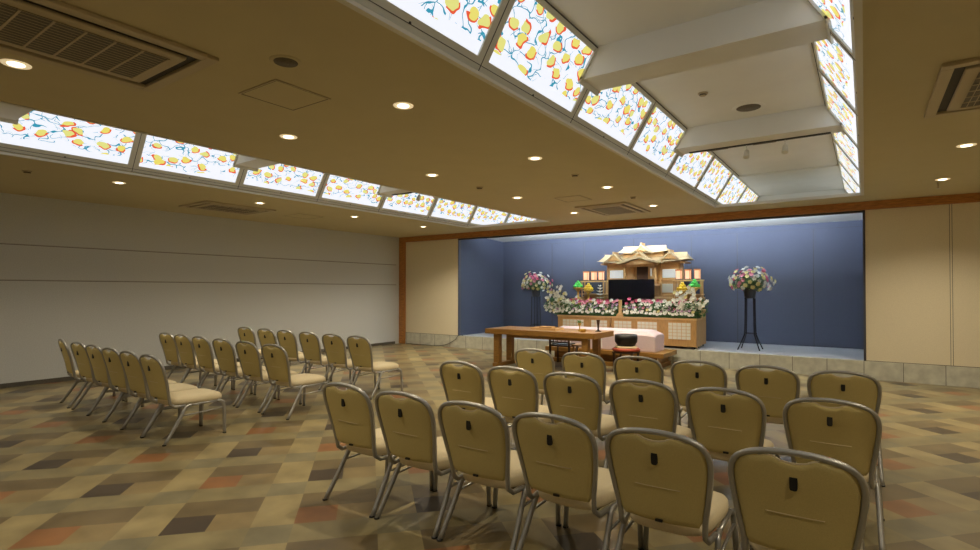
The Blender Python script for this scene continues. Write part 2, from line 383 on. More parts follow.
def make_ac():
    t = thing('air_conditioner', 'x', 'air conditioner')
    W, L = .95, 1.30
    f = MB()
    def ring(w, l, bw, z0, z1):
        f.box(-w/2, w/2, -l/2, -l/2+bw, z0, z1); f.box(-w/2, w/2, l/2-bw, l/2, z0, z1)
        f.box(-w/2, -w/2+bw, -l/2+bw, l/2-bw, z0, z1); f.box(w/2-bw, w/2, -l/2+bw, l/2-bw, z0, z1)
    ring(W, L, .075, -.028, 0); f.build('outer_frame', 'acw', t, bevel=.006)
    f = MB(); f.box(-W/2+.07, W/2-.07, -L/2+.07, L/2-.07, -.006, -.001); f.build('air_slot', 'acd', t)
    f = MB(); f.box(-W/2+.135, W/2-.135, -L/2+.135, L/2-.135, -.030, -.006); f.build('inner_panel', 'acw', t, bevel=.01)
    f = MB(); n = 6; l0 = -L/2+.21; dl = (L-.42)/n
    for i in range(n):
        for (xa, xb) in ((-.265, .265),):
            f.box(xa, xb, l0+i*dl+.008, l0+(i+1)*dl-.008, -.034, -.0305)
    f.build('grille', 'acg', t)
    f = MB()
    for i in range(n+1): f.box(-.265, .265, l0+i*dl-.006, l0+i*dl+.006, -.037, -.0305)
    for i in range(14): f.box(-.265+i*.0408-.0025, -.265+i*.0408+.0025, l0, -l0, -.0355, -.0345)
    f.build('grille_bars', 'acw', t)
    return t
ac = make_ac(); ac.location = (-3.875, 1.17, CH); ac['label'] = 'large beige ceiling cassette air conditioner nearest the camera, at the upper left'; ac['group'] = 'ceiling cassette air conditioners'
dup(ac, (-3.78, 9.38, CH), 0, 'small-looking far ceiling cassette air conditioner just before the altar beam')
dup(ac, (-9.45, 5.25, CH), 0, 'ceiling cassette air conditioner close above the grey left wall')
dup(ac, (.90, 5.25, CH), 0, 'ceiling cassette air conditioner at the right edge, beside the skylight recess')
def hatch(x0, x1, y0, y1, lab):
    t = thing('ceiling_hatch', lab, 'hatch', ((x0+x1)/2, (y0+y1)/2, CH), 0, 'square ceiling access hatches'); a, b = (x1-x0)/2, (y1-y0)/2
    MB().box(-a+.012, a-.012, -b+.012, b-.012, -.006, -.001).build('hatch_door', 'ceil', t)
    f = MB(); f.box(-a, a, -b, -b+.012, -.008, -.001); f.box(-a, a, b-.012, b, -.008, -.001); f.box(-a, -a+.012, -b+.012, b-.012, -.008, -.001); f.box(a-.012, a, -b+.012, b-.012, -.008, -.001)
    f.build('hatch_frame', 'acw', t)
    f = MB(); f.box(-a+.012, a-.012, -b+.012, -b+.018, -.0075, -.006); f.box(-a+.012, -a+.018, -b+.018, b-.012, -.0075, -.006); f.box(a-.018, a-.012, -b+.018, b-.012, -.0075, -.006); f.box(-a+.018, a-.018, b-.018, b-.012, -.0075, -.006)
    f.build('hatch_gap', 'joint', t)
hatch(-3.89, -3.41, 2.23, 2.71, 'beige square ceiling hatch beside the round ceiling speaker')
hatch(-4.13, -3.67, 7.70, 8.18, 'beige square ceiling hatch in front of the far air conditioner')
hatch(-9.56, -9.02, 6.42, 7.02, 'beige square ceiling hatch above the left wall, beyond the air conditioner')
def speaker(x, y, z, r, lab, m='ceil'):
    t = thing('ceiling_speaker', lab, 'speaker', (x, y, z), 0, 'round ceiling speakers')
    MB().lathe([(r*.78, -.006), (r, -.003), (r*1.02, 0)], 28).build('rim', m, t)
    MB().lathe([(r*.74, -.010), (r*.76, -.006), (r*.76, -.004)], 28).build('speaker_mesh', 'acg', t)
speaker(-3.10, 2.10, CH, .10, 'round brown ceiling speaker beside the square hatch, upper left')
speaker(-1.08, 6.72, 3.6, .17, 'round grey speaker high inside the near skylight recess', 'cofceil')
def sensor(x, y, z, lab):
    t = thing('smoke_detector', lab, 'detector', (x, y, z), 0, 'small ceiling detectors')
    MB().lathe([(.018, -.034), (.032, -.03), (.036, -.012), (.05, -.010), (.052, 0)], 16).build('housing', 'acw', t)
    MB().lathe([(.034, -.026), (.0355, -.024), (.0365, -.016)], 16).build('vent_band', 'acd', t)
sensor(-4.58, 6.29, CH, 'small dark ceiling detector between two downlights of the left middle row')
sensor(-3.07, 6.31, CH, 'small ceiling detector between two downlights of the right middle row')
sensor(-3.04, 8.36, CH, 'small ceiling detector beside the far air conditioner')
sensor(-8.62, 2.18, CH, 'small ceiling detector at the far left edge above the aisle')
sensor(-1.40, 5.96, 3.6, 'small white detector inside the near skylight recess')
t = thing('sprinkler_head', 'small sprinkler head hanging from the ceiling by the right downlights', 'sprinkler', (.85, 9.72, CH))
MB().lathe([(.008, -.075), (.010, 0)], 8).build('pipe', 'acw', t); MB().lathe([(.022, -.08), (.024, -.075)], 10).build('deflector', 'alumin', t)
struct(MB().box(.04, .05, OY0, YW-.07, CH-.002, CH).build('trim_50', 'ceil'))
# track with spotlights behind the second beam of each recess
def spot_fixture(x, y, lab):
    t = thing('track_spotlight', lab, 'spotlight', (x, y, 3.335), 0, 'small spotlights on the recess beam')
    MB().tube([(0, 0, 0), (0, 0, -.06)], .008, 6).build('stem', 'paper', t)
    MB().lathe([(.026, 0), (.032, .02), (.038, .10), (.034, .10)], 12, mx=Matrix.Translation((0, 0, -.07)) @ Matrix.Rotation(R(155), 4, 'X')).build('lamp_head', 'alumin', t)
for k, (cx, nm) in enumerate(((-1.115, 'near right'), (-6.68, 'far left'))):
    t = thing('light_track', 'thin dark light track under the beam of the %s recess' % nm, 'light track', (cx, 7.41, 3.35), 0, 'light tracks')
    MB().box(-.8, .8, -.02, .02, -.014, 0).build('rail', 'alumd', t)
    f = MB()
    for xx in (-.45, .1): f.box(xx-.13, xx+.13, -.022, .022, -.02, -.014)
    f.build('feed_box', 'acg', t)
    spot_fixture(cx-.10 if k == 0 else cx-.1, 7.41, 'left spotlight hanging in the %s skylight recess' % nm); spot_fixture(cx+.33 if k == 0 else cx+.33, 7.41, 'right spotlight hanging in the %s skylight recess' % nm)

# fluorescent tubes behind the alcove beam
tp = None
for i in range(6):
    x = -7.0+i*1.12
    if tp is None:
        tp = thing('fluorescent_light', 'x', 'light', (x, 11.34, 3.018), 0, 'tube lights hidden behind the alcove beam')
        MB().tube([(-.52, 0, -.03), (.52, 0, -.03)], .014, 10).build('tube', 'tube', tp)
        MB().box(-.54, .54, -.03, .03, -.012, 0).build('batten', 'paper', tp); o = tp
    else: o = dup(tp, (x, 11.34, 3.018))
    o['label'] = 'white fluorescent batten behind the alcove beam, %s from the left' % ORD[i+1]
    al = bpy.data.lights.new('tube_lamp', 'AREA'); al.shape = 'RECTANGLE'; al.size = 1.05; al.size_y = .06; al.energy = 135; al.color = (.72, .84, 1.0)
    ao = bpy.data.objects.new('tube_lamp', al); C.objects.link(ao); ao.location = (x, 11.27, 2.885); ao.rotation_euler = (R(148), 0, 0)

# ------------------------------------------------------------------ banquet chairs
def rings_solid(outline, center, levels, fn):
    """outline list of (u,v); levels: list of (scale, w); fn(u,v,w)->xyz ; closed pillow-like solid"""
    b = MB(); n = len(outline); vs = []; fs = []
    for (sc, w_) in levels:
        for (u, v) in outline:
            vs.append(fn(center[0]+(u-center[0])*sc, center[1]+(v-center[1])*sc, w_))
    for i in range(len(levels)-1):
        for j in range(n):
            a = i*n+j; c = i*n+(j+1) % n; fs.append((a, c, c+n, a+n))
    fs.append(tuple(range(n))[::-1]); fs.append(tuple((len(levels)-1)*n+j for j in range(n)))
    b.add(vs, fs, True); return b
def back_y(z): return (.885-z)*.25-.37+.010*math.sin((z-.43)/.46*math.pi)
HALF = [(.187, .425), (.190, .495), (.203, .575), (.216, .655), (.2245, .735), (.2235, .783), (.207, .828), (.170, .857), (.105, .876), (0, .884)]
def make_chair():
    t = thing('banquet_chair', 'x', 'chair')
    right = [Vector((x, 0, z)) for x, z in HALF]
    full = [Vector((-p.x, 0, p.z)) for p in right]+[p for p in right[::-1][1:]]
    pts = [Vector((p.x, back_y(p.z), p.z)) for p in smooth_path(full, 4)]
    lo = pts[0]; pts = [Vector((-.203, -.125, .398)), Vector((-.192, -.215, .395))]+pts+[Vector((.192, -.215, .395)), Vector((.203, -.125, .398))]
    MB().tube(pts, .0125, 8, r2=.0150, up=(0, 1, 0)).build('back_frame', 'chrome', t)
    # upholstered back with a scooped hand hold at its top
    op = []
    for p in smooth_path([Vector((-.165, 0, .468)), Vector((0, 0, .462)), Vector((.165, 0, .468))], 5): op.append((p.x, p.z))
    side = [(x-.011, z) for x, z in HALF[1:8]]
    side = [(p.x, p.z) for p in smooth_path([Vector((x, 0, z)) for x, z in side], 3)]
    top = [(.135, .853), (.10, .862), (.075, .864), (.062, .858), (.045, .848), (.02, .843), (0, .8415)]
    half_r = side+top
    outl = op+half_r+[(-x, z) for x, z in half_r[::-1][1:]]
    def fn(u, v, w_): return (u, back_y(v)+w_-.022*max(0, 1-(u/.21)**2)*.9+.004, v)
    rings_solid(outl, (0, .66), [(0.02, -.013), (.5, -.013), (.86, -.012), (.965, -.009), (1, -.003), (1, .006), (.96, .016), (.8, .024), (.4, .028), (.02, .028)], fn).build('backrest', 'fabb', t)
    e = MB(); e.tube([(x, back_y(z)-.018*max(0, 1-(x/.21)**2)+.002, z+.002) for x, z in [(.085, .864), (.062, .858), (.045, .848), (.02, .843), (0, .8415), (-.02, .843), (-.045, .848), (-.062, .858), (-.085, .864)]], .0045, 6, up=(0, 1, 0))
    o = e.build('hand_hold_trim', 'fabs', t)
    e = MB()
    for zz, xs in ((.632, .10),):
        e.tube([(x/10*xs*1.0, back_y(zz)-.0335+.022*.9*((x/10*xs/.21)**2)+.0008, zz) for x in range(-10, 11)], .0016, 5)
    e.build('seam', 'fabs', t)
    e = MB(); yb = back_y(.768)-.039+.004
    ol = []
    for i in range(16):
        a = 2*math.pi*i/16; cx_, cz_ = math.cos(a), math.sin(a)
        ol.append((math.copysign(abs(cx_)**.6, cx_)*.0140, .769+math.copysign(abs(cz_)**.35, cz_)*.030))
    e.prism(ol, 'y', yb, yb+.012); e.build('black_slot', 'black', t)
    e = MB(); yb = back_y(.505)-.034; e.box(-.016, .016, yb, yb+.01, .470, .480); e.build('bottom_clip', 'black', t)
    # seat
    so = []
    for i in range(40):
        a = 2*math.pi*i/40; cx_, cy_ = math.cos(a), math.sin(a)
        xx = math.copysign(abs(cx_)**.55, cx_); yy = math.copysign(abs(cy_)**.5, cy_)
        wdt = .205+.018*yy; so.append((xx*wdt, .012+yy*.262))
    def fs_(u, v, w_): return (u, v, w_ - (.018 if v > .2 else 0)*max(0, (v-.2)/.07)**2*.6)
    rings_solid(so, (0, .012), [(.02, .402), (.93, .402), (.99, .410), (1, .430), (.99, .450), (.94, .466), (.77, .480), (.4, .486), (.02, .487)], fs_).build('seat', 'fabs', t)
    e = MB(); e.box(-.16, .16, -.16, .20, .392, .402); e.build('seat_board', 'black', t)
    for s in (-1, 1):
        rl = smooth_path([(s*.236, -.325, .0), (s*.226, -.222, .19), (s*.217, -.145, .345), (s*.212, -.120, .384), (s*.210, -.075, .396)], 4)
        MB().tube(rl, .0145, 8, r2=.0175, up=(1, 0, 0)).build('leg', 'chrome', t)
        fl = smooth_path([(s*.234, .240, .0), (s*.226, .243, .20), (s*.217, .240, .345), (s*.213, .220, .384), (s*.210, .18, .396)], 4)
        MB().tube(fl, .0145, 8, r2=.0175, up=(1, 0, 0)).build('leg', 'chrome', t)
        MB().tube([(s*.210, -.08, .396), (s*.210, .185, .396)], .0115, 8, up=(1, 0, 0)).build('side_rail', 'chrome', t)
        MB().tube([(s*.220, -.178, .29), (s*.222, .240, .31)], .0085, 6).build('stretcher', 'chrome', t)
        for yy in (-.325, .240):
            MB().lathe([(.018, 0), (.018, .010), (.014, .012)], 10, (s*.236, yy, 0)).build('foot_cap', 'black', t)
    for o in kids(t):                                  # final proportions
        for v in o.data.vertices:
            x, y, z = v.co; k = 1.045
            z2 = 1.5-(1.5-z)*k if z > .39 else z*(1.5-(1.11)*k)/.39
            v.co = (x*k, y*k, z2)
    return t
ch = make_chair(); used = False
POS = ['leftmost', 'second from left', 'third from left', 'third from right', 'second from right', 'rightmost']
blocks = {
 'right': [('front', 4.70, [-2.765, -2.22, -1.69, -1.162, -.642, -.138]), ('middle', 3.53, [-2.785, -2.275, -1.755, -1.23, -.705, -.160]), ('back', 2.33, [-2.80, -2.295, -1.778, -1.268, -.766, -.235])],
 'left': [('front', 4.74, [-8.20, -7.60, -7.05, -6.48, -5.93, -5.39]), ('middle', 3.53, [-8.15, -7.65, -7.12, -6.55, -5.98, -5.41]), ('back', 2.32, [-8.10, -7.55, -7.03, -6.52, -6.01, -5.50])]}
for bn, rows in blocks.items():
    for rn, y, xs in rows:
        for i, x in enumerate(xs):
            yy = y
            if bn == 'left': yy = y+(-.04, .03, .02)[['front', 'middle', 'back'].index(rn)]*0+(5-i)*.022 - .03
            rz = R(random.uniform(-1.2, 1.2))
            lab = 'tan-backed steel banquet chair, %s in the %s row of the %s seating block' % (POS[i], rn, bn)
            if bn+rn == 'rightmiddle': yy -= i*.012
            k = {'rightback': 1.0, 'rightmiddle': 1.025, 'rightfront': 1.03, 'leftback': 1.008, 'leftmiddle': 1.018, 'leftfront': 1.035}[bn+rn]*1.045
            x *= k; yy = yy*k+.387
            if bn == 'left' and rn == 'back' and i == 0: rz = R(-8)
            loc = (x, yy, 0)
            if not used: ch.location = loc; ch.rotation_euler = (0, 0, rz); ch['label'] = lab; ch['group'] = 'banquet chairs in rows facing the altar'; used = True
            else: dup(ch, loc, rz, lab)

# ------------------------------------------------------------------ flowers
def blossom_mesh(kind, r):
    b = MB()
    if kind == 'mum':
        for ring, (n, tilt, rr) in enumerate(((9, 15, 1.0), (7, 45, .75), (5, 70, .5))):
            for i in range(n):
                a = 2*math.pi*(i+ring*.5)/n; l = r*rr; w_ = r*.27
                mx = Matrix.Rotation(a, 4, 'Z') @ Matrix.Rotation(-R(tilt), 4, 'Y')
                b.add([(0, -w_*.4, 0), (l*.7, -w_, .1*r), (l, 0, .18*r), (l*.7, w_, .1*r), (0, w_*.4, 0), (l*.6, 0, -.12*r)], [(0, 1, 5), (1, 2, 5), (2, 3, 5), (3, 4, 5), (4, 3, 2, 1, 0)], mx=mx)
    else:
        for i in range(5):
            a = 2*math.pi*i/5; l = r; w_ = r*.42
            mx = Matrix.Rotation(a, 4, 'Z') @ Matrix.Rotation(-R(25), 4, 'Y')
            b.add([(0, -w_*.2, 0), (l*.6, -w_, .15*r), (l, 0, .05*r), (l*.6, w_, .15*r), (0, w_*.2, 0), (l*.5, 0, -.1*r)], [(0, 1, 5), (1, 2, 5), (2, 3, 5), (3, 4, 5), (4, 3, 2, 1, 0)], mx=mx)
        b.lathe([(r*.15, 0), (r*.12, r*.35)], 6)
    return b
_bl = {}
def blossom(kind, r, m, loc, nrm, parent, label=None):
    key = (kind, round(r, 3), m)
    if key not in _bl:
        o = blossom_mesh(kind, r).build('blossom', m, None); _bl[key] = o.data; bpy.data.objects.remove(o)
    o = bpy.data.objects.new('blossom', _bl[key]); C.objects.link(o); o.parent = parent; o.location = loc
    o.rotation_euler = Vector(nrm).to_track_quat('Z', 'Y').to_euler()
    o.rotation_euler.rotate_axis('Z', random.uniform(0, 6))
    if label: o['label'] = label
    return o
COLN = {'white': 'white blossom', 'pink': 'pink blossom', 'mag': 'deep magenta blossom', 'pur': 'mauve blossom', 'pale': 'pale yellow blossom'}
def leaves(b, n, samp, l=.10, w_=.028, zmin=-9, ymax=9):
    for _ in range(n):
        p = Vector(samp()); d = Vector((random.gauss(0, 1), random.gauss(-.5, .8), random.gauss(.2, .7))).normalized()
        sdv = d.cross(Vector((random.random(), random.random(), 1))).normalized()*w_; L = l*random.uniform(.6, 1.2)
        up = d.cross(sdv).normalized()*.008
        q = [p, p+d*L*.5+sdv, p+d*L, p+d*L*.5-sdv, p+d*L*.5+up]
        q = [Vector((v.x, min(v.y, ymax), max(v.z, zmin))) for v in q]
        b.add(q, [(0, 1, 4), (1, 2, 4), (2, 3, 4), (3, 0, 4)])
def flower_bed(x0, x1, lab):
    t = thing('flower_bed', lab, 'flower arrangement', ((x0+x1)/2, 11.38, .935), 0, 'flower beds on the altar front')
    W = (x1-x0)/2
    MB().box(-W, W, -.17, .17, 0, .05).build('planter', 'leaf', t)
    f = MB(); leaves(f, 900, lambda: (random.uniform(-W, W), random.uniform(-.20, .2), .03+random.random()*.22), .10, .022, .004, .225)
    o = f.build('foliage', 'leaf', t); o['kind'] = 'stuff'
    n = 0
    rows = [(-.23, .07, .045, ['white']), (-.20, .125, .042, ['white', 'white', 'pale', 'pur']), (-.13, .185, .048, ['pink', 'white', 'pur', 'white']), (-.05, .25, .052, ['pink', 'pur', 'white', 'mag', 'white']), (.05, .31, .055, ['mag', 'pink', 'white', 'pink'])]
    for (yy, zz, rr, cols) in rows:
        cnt = int(2*W/.080)
        for i in range(cnt):
            x = -W+(i+.5)/cnt*2*W+random.uniform(-.02, .02); c = random.choice(cols)
            hz = zz+random.uniform(-.02, .03)+(.03 if c == 'mag' else 0)
            blossom('mum' if c in ('white', 'pale') else 'lily', rr, c, (x, yy, hz), (random.uniform(-.3, .3), -1, .7), t, COLN[c]); n += 1
    return t
flower_bed(-6.0, -4.47, 'long low bed of white, pink and mauve flowers left of the wooden tablet')
flower_bed(-4.30, -2.78, 'long low bed of white, pink and mauve flowers right of the wooden tablet')
def spray(x, y, z, w_, h, lean, lab, loff):
    t = thing('orchid_spray', lab, 'flower arrangement', (x, y, z), 0, 'white orchid sprays at the altar ends')
    f = MB(); leaves(f, 200, lambda: (random.uniform(-w_, w_)*.8, random.uniform(-.12, .12), random.random()*h*.5), .13, .02, -.03, .23)
    o = f.build('foliage', 'leaf', t); o['kind'] = 'stuff'
    st = MB(); n = 0
    tips = [(-.95, .22), (-.75, .52), (-.35, .85), (-.1, .62), (.1, 1.0), (.4, .75), (.6, .42), (.9, .5)]
    for (a, b_) in tips:
        tip = Vector((a*w_, random.uniform(-.10, .02), b_*h)); mid = Vector((a*w_*.45, -.03, b_*h*.65))
        path = smooth_path([(0, 0, 0), mid, tip], 5); st.tube(path, .004, 5)
        for k in range(12):
            q = path[min(len(path)-1, int(len(path)*(.20+.8*k/11)))]
            p = q+Vector((random.gauss(0, .055), random.gauss(-.05, .02), random.gauss(0, .045)))
            blossom('lily', .052, 'white' if random.random() > .12 else 'pale', p, (random.uniform(-.5, .5), -1, random.uniform(-.1, .6)), t); n += 1
    st.build('stems', 'leafl', t)
spray(-5.90, 11.34, .98, .42, .62, 0, 'tall spray of white orchids at the left end of the altar', 0)
spray(-2.98, 11.34, .98, .42, .58, 0, 'tall spray of white orchids at the right end of the altar', 0)

def flower_stand(x, y, lab):
    t = thing('flower_stand', lab, 'flower stand', (x, y, .31), 0, 'flower arrangements on tall black stands')
    for k in range(4):
        a = R(45+90*k); c, s = math.cos(a), math.sin(a)
        MB().tube(smooth_path([(.108*c, .108*s, 1.04), (.112*c, .112*s, .7), (.122*c, .122*s, .36), (.14*c, .14*s, .28), (.28*c, .28*s, .01)], 4), .012, 6).build('leg', 'blackm', t)
    rg = [(.118*math.cos(2*math.pi*i/20), .118*math.sin(2*math.pi*i/20), .33) for i in range(21)]
    MB().tube(rg, .005, 6, cap=False).build('ring', 'blackm', t)
    MB().lathe([(.095, 0), (.120, .20), (.126, .21), (.11, .21)], 18, (0, 0, 1.03)).build('pot', 'black', t)
    f = MB()
    def samp():
        a = random.random()*6.283; r = random.random()**.5*.27; return (r*math.cos(a), r*math.sin(a), 1.22+random.random()*.22)
    leaves(f, 420, samp, .10, .02); o = f.build('foliage', 'leaf', t); o['kind'] = 'stuff'
    n = 0
    for i in range(88):
        th = math.acos(1-1.5*((i+.5)/88)); a = i*2.39996
        d = Vector((math.sin(th)*math.cos(a), math.sin(th)*math.sin(a), math.cos(th)))
        rr = 1+random.uniform(-.22, .20)
        p = Vector((d.x*.37*rr, d.y*.31*rr, 1.35+d.z*.27*rr))
        c = random.choice(['white', 'white', 'pink', 'white', 'pale', 'pale', 'pale', 'mag', 'white'])
        if abs(d.x) < .45 and random.random() < .35: c = 'pink'
        blossom(random.choice(['mum', 'lily']), .052, c, p, d, t, COLN[c])
flower_stand(-1.89, 11.80, 'mixed bouquet on a tall black wrought stand right of the altar')
flower_stand(-6.87, 11.87, 'mixed bouquet on a tall black wrought stand left of the altar')

# ------------------------------------------------------------------ altar
def altar_box(x0, x1, y0, y1, z0, z1, lab, panels, name='altar_cabinet', castors=True):
    t = thing(name, lab, 'altar', ((x0+x1)/2, y0, z0), 0, None); W = (x1-x0)/2; H = z1-z0; D = y1-y0
    base = .05 if castors else 0
    MB().box(-W, W, 0, D, base, H).build('body', 'hinokid', t, bevel=.006)
    if castors:
        for sx in (-1, 1):
            for yy in (.06, D-.06):
                f = MB(); f.lathe([(.02, -.012), (.02, .012)], 10, mx=Matrix.Translation((sx*(W-.05), yy, .02)) @ Matrix.Rotation(R(90), 4, 'Y')); f.build('castor', 'black', t)
    MB().box(-W-.01, W+.01, -.015, D, H-.035, H).build('top_board', 'hinoki', t)
    for (a, b_) in panels:
        a -= (x0+x1)/2; b_ -= (x0+x1)/2
        f = MB(); f.box(a, b_, -.006, .0, .19, H-.09); p = f.build('paper_panel', 'paper', t)
        g = MB(); n = max(3, int((b_-a)/.08))
        for i in range(n+1): xx = a+(b_-a)*i/n; g.box(xx-.004, xx+.004, -.011, -.006, .19, H-.09)
        for i in range(6): zz = .19+(H-.28)*i/5; g.box(a, b_, -.0125, -.011, zz-.004, zz+.004)
        g.build('lattice', 'hinoki', p)
    return t
altar_box(-5.88, -4.60, 11.18, 11.60, .31, .93, 'left half of the low cypress altar front with white lattice panels', [(-5.75, -5.22), (-5.04, -4.66)])
altar_box(-4.57, -2.77, 11.18, 11.60, .31, .93, 'right half of the low cypress altar front with white lattice panels', [(-4.50, -4.11), (-3.98, -3.56), (-3.33, -2.88)])
altar_box(-5.80, -2.80, 11.62, 12.10, .31, 1.10, 'middle cypress altar step carrying the screen', [(-5.6, -5.1), (-3.5, -3.0)])
altar_box(-5.72, -3.00, 12.12, 12.85, .31, 1.35, 'tall rear cypress altar base under the shrine building', [(-3.95, -3.45)])
# shelves carrying the lanterns
def shelf(xc, lab):
    t = thing('lantern_shelf', lab, 'shelf', (xc, 11.97, 1.10), 0, 'lantern shelves'); W = .31
    MB().box(-W, W, -.08, .12, .60, .63).build('board', 'hinoki', t)
    for sx in (-1, 1):
        for yy in (-.06, .10): MB().box(sx*(W-.03)-.015, sx*(W-.03)+.015, yy-.015, yy+.015, 0, .60).build('post', 'hinokid', t)
    MB().box(-W, W, -.08, .12, .30, .325).build('lower_board', 'hinoki', t)
    MB().box(-W+.045, W-.045, .095, .11, .02, .30).build('back_board', 'hinokid', t)
shelf(-5.335, 'pale wood shelf left of the screen, under three lit lanterns'); shelf(-3.14, 'pale wood shelf right of the screen, under three lit lanterns')
def lantern(x, y, z, lab):
    t = thing('paper_lantern', lab, 'lantern', (x, y, z), 0, 'six lit paper lanterns')
    MB().box(-.065, .065, -.06, .06, 0, .022).build('base', 'darkw', t)
    MB().box(-.048, .048, -.048, .048, .022, .20).build('lamp_shade', 'lantern', t)
    f = MB()
    for sx in (-1, 1):
        for sy in (-1, 1): f.box(sx*.050-.005, sx*.050+.005, sy*.050-.005, sy*.050+.005, .022, .20)
    f.build('corner_posts', 'org', t)
    MB().box(-.060, .060, -.058, .058, .20, .228).build('cap', 'org', t)
LN = ['left', 'middle', 'right']
for i, (x, z) in enumerate(((-5.53, 1.765), (-5.33, 1.745), (-5.14, 1.725))): lantern(x, 11.98, 1.73, 'glowing paper lantern on the left shelf, %s of three' % LN[i])
for i, (x, z) in enumerate(((-3.335, 1.725), (-3.14, 1.755), (-2.945, 1.785))): lantern(x, 11.98, 1.73, 'glowing paper lantern on the right shelf, %s of three' % LN[i])
# television
t = thing('television', 'black flat screen standing in front of the shrine building', 'television', (-4.375, 11.86, 1.10))
MB().box(-.535, .535, -.02, .03, .03, .65).build('screen', 'tv', t, bevel=.006)
f = MB(); f.prism([(-.22, .0), (.22, .0), (.06, .14), (-.06, .14)], 'y', .03, .05); f.build('stand_neck', 'black', t); MB().box(-.25, .25, -.1, .14, 0, .012).build('stand_base', 'black', t)

# shrine building
T = thing('altar_shrine', 'ornate pale cypress shrine building with tiered gabled roofs behind the screen', 'altar', (-4.26, 12.30, 1.35))
def part(b, n, m, p=T, bevel=0): return b.build(n, m, p, bevel)
part(MB().box(-.865, .865, .02, .30, 0, .80), 'body', 'hinoki')
part(MB().box(-.90, .90, -.03, .33, 0, .05), 'plinth', 'hinokid')
part(MB().box(-.88, .88, 0, .02, .36, .40), 'rail', 'hinokid')
for sx in (-1, 1):
    for xx in (.85, .42): part(MB().box(sx*xx-.018, sx*xx+.018, -.01, .03, .05, .80), 'column', 'hinokid')
    part(MB().box(min(sx*.47, sx*.79), max(sx*.47, sx*.79), .0, .02, .44, .63), 'window_panel', 'plit')
    part(MB().box(min(sx*.46, sx*.80), max(sx*.46, sx*.80), .0, .02, .10, .30), 'lower_panel', 'paper')
part(MB().box(-.13, .13, .0, .02, .40, .70), 'doorway', 'dooro')
for sx in (-1, 1):
    part(MB().box(sx*.27-.08, sx*.27+.08, -.02, .02, .42, .68), 'door', 'hinoki')
    part(MB().box(sx*.36-.02, sx*.36+.02, -.20, -.16, .30, .74), 'porch_column', 'hinokid')
part(MB().box(.20, .23, -.03, -.018, .48, .66), 'door_light', 'plit')
part(MB().box(-.42, .42, -.22, 0, .26, .30), 'porch_floor', 'hinoki')
part(MB().box(-.42, .42, -.20, -.16, .70, .75), 'porch_lintel', 'hinokid')
def hip_roof(cx, y0, y1, hw, z0, z1, run, ridge_in, th=.035, lift=.05, m='roof', n=14):
    """roof with upturned corners: eave rectangle (hw, y0..y1) rising to a ridge"""
    b = MB(); ym = (y0+y1)/2
    vs = []; fs = []; rows = []
    for j in range(6):
        q = j/5; ycur = [y0+(ym-y0)*q, y1+(ym-y1)*q]
        zc = z0+(z1-z0)*(q**1.25); hwq = hw-(hw-ridge_in)*q**.8
        for s_ in (0, 1):
            row = []
            for i in range(n+1):
                u = -1+2*i/n; zz = zc+lift*(abs(u)**3)*(1-q)
                row.append(len(vs)); vs.append((cx+u*hwq, ycur[s_], zz))
            rows.append(row)
    for j in range(5):
        for s_ in (0, 1):
            a = rows[2*j+s_]; c = rows[2*j+2+s_]
            for i in range(n): fs.append((a[i], a[i+1], c[i+1], c[i]))
        for e_ in (0, n):
            fs.append((rows[2*j][e_], rows[2*j+1][e_], rows[2*j+3][e_], rows[2*j+2][e_]))
    # underside
    for i in range(n): fs.append((rows[0][i], rows[1][i], rows[1][i+1], rows[0][i+1]))
    b.add(vs, fs)
    return b
part(hip_roof(0, -.14, .44, 1.08, .80, 1.00, 0, .98), 'main_roof', 'roof')
part(MB().box(-1.00, 1.00, -.08, .38, .765, .80), 'eave_rafters', 'hinokid')
part(MB().box(-.48, .48, .04, .27, .93, 1.06), 'upper_storey', 'hinokid')
part(hip_roof(0, -.06, .36, .60, 1.02, 1.17, 0, .50, lift=.035), 'upper_roof', 'roof')
part(MB().box(-.51, .51, .135, .165, 1.155, 1.195), 'ridge', 'hinoki')
part(MB().box(-.98, -.45, .135, .165, .985, 1.02), 'ridge', 'hinoki'); part(MB().box(.45, .98, .135, .165, .985, 1.02), 'ridge', 'hinoki')
def gable(cx, w_, z0, h, y0, y1, name):
    g = part(MB().prism([(cx-w_*.55, z0+.02), (cx+w_*.55, z0+.02), (cx, z0+h*.72)], 'y', y0+.02, y1), name, 'hinokid')
    for s in (-1, 1):
        pts = []
        for i in range(9):
            q = i/8; pts.append((cx+s*w_*(1-q), z0+h*(q**1.35)))
        poly = pts+[(p[0], p[1]-.045) for p in pts[::-1]]
        o = MB()
        for i in range(8):
            (xa, za), (xb, zb) = pts[i], pts[i+1]
            o.prism([(xa, za), (xb, zb), (xb, zb-.038), (xa, za-.038)], 'y', y0, y1)
        o.build('gable_slope', 'roof', g)
    MB().box(cx-.018, cx+.018, y0-.01, y1, z0+h-.02, z0+h+.03).build('finial', 'hinokid', g)
gable(-.66, .26, .84, .20, -.13, .18, 'gable'); gable(.66, .26, .84, .20, -.13, .18, 'gable'); gable(0, .25, 1.04, .19, -.08, .16, 'gable')
# curved porch gable
b = MB(); n = 24; prev = None
def kz(u): return .80+.13*math.cos(u*math.pi/2)**2+.025*(abs(u)**3)
for i in range(n):
    u0, u1 = -1+2*i/n, -1+2*(i+1)/n
    b.prism([(u0*.52, kz(u0)), (u1*.52, kz(u1)), (u1*.52, kz(u1)-.05), (u0*.52, kz(u0)-.05)], 'y', -.30, .05)
part(b, 'porch_roof', 'roof'); gable(0, .20, .90, .15, -.24, .05, 'gable')
part(MB().prism([(-.34, .755), (.34, .755), (.2, .83), (0, .875), (-.2, .83)], 'y', -.24, -.20), 'porch_carving', 'hinoki')

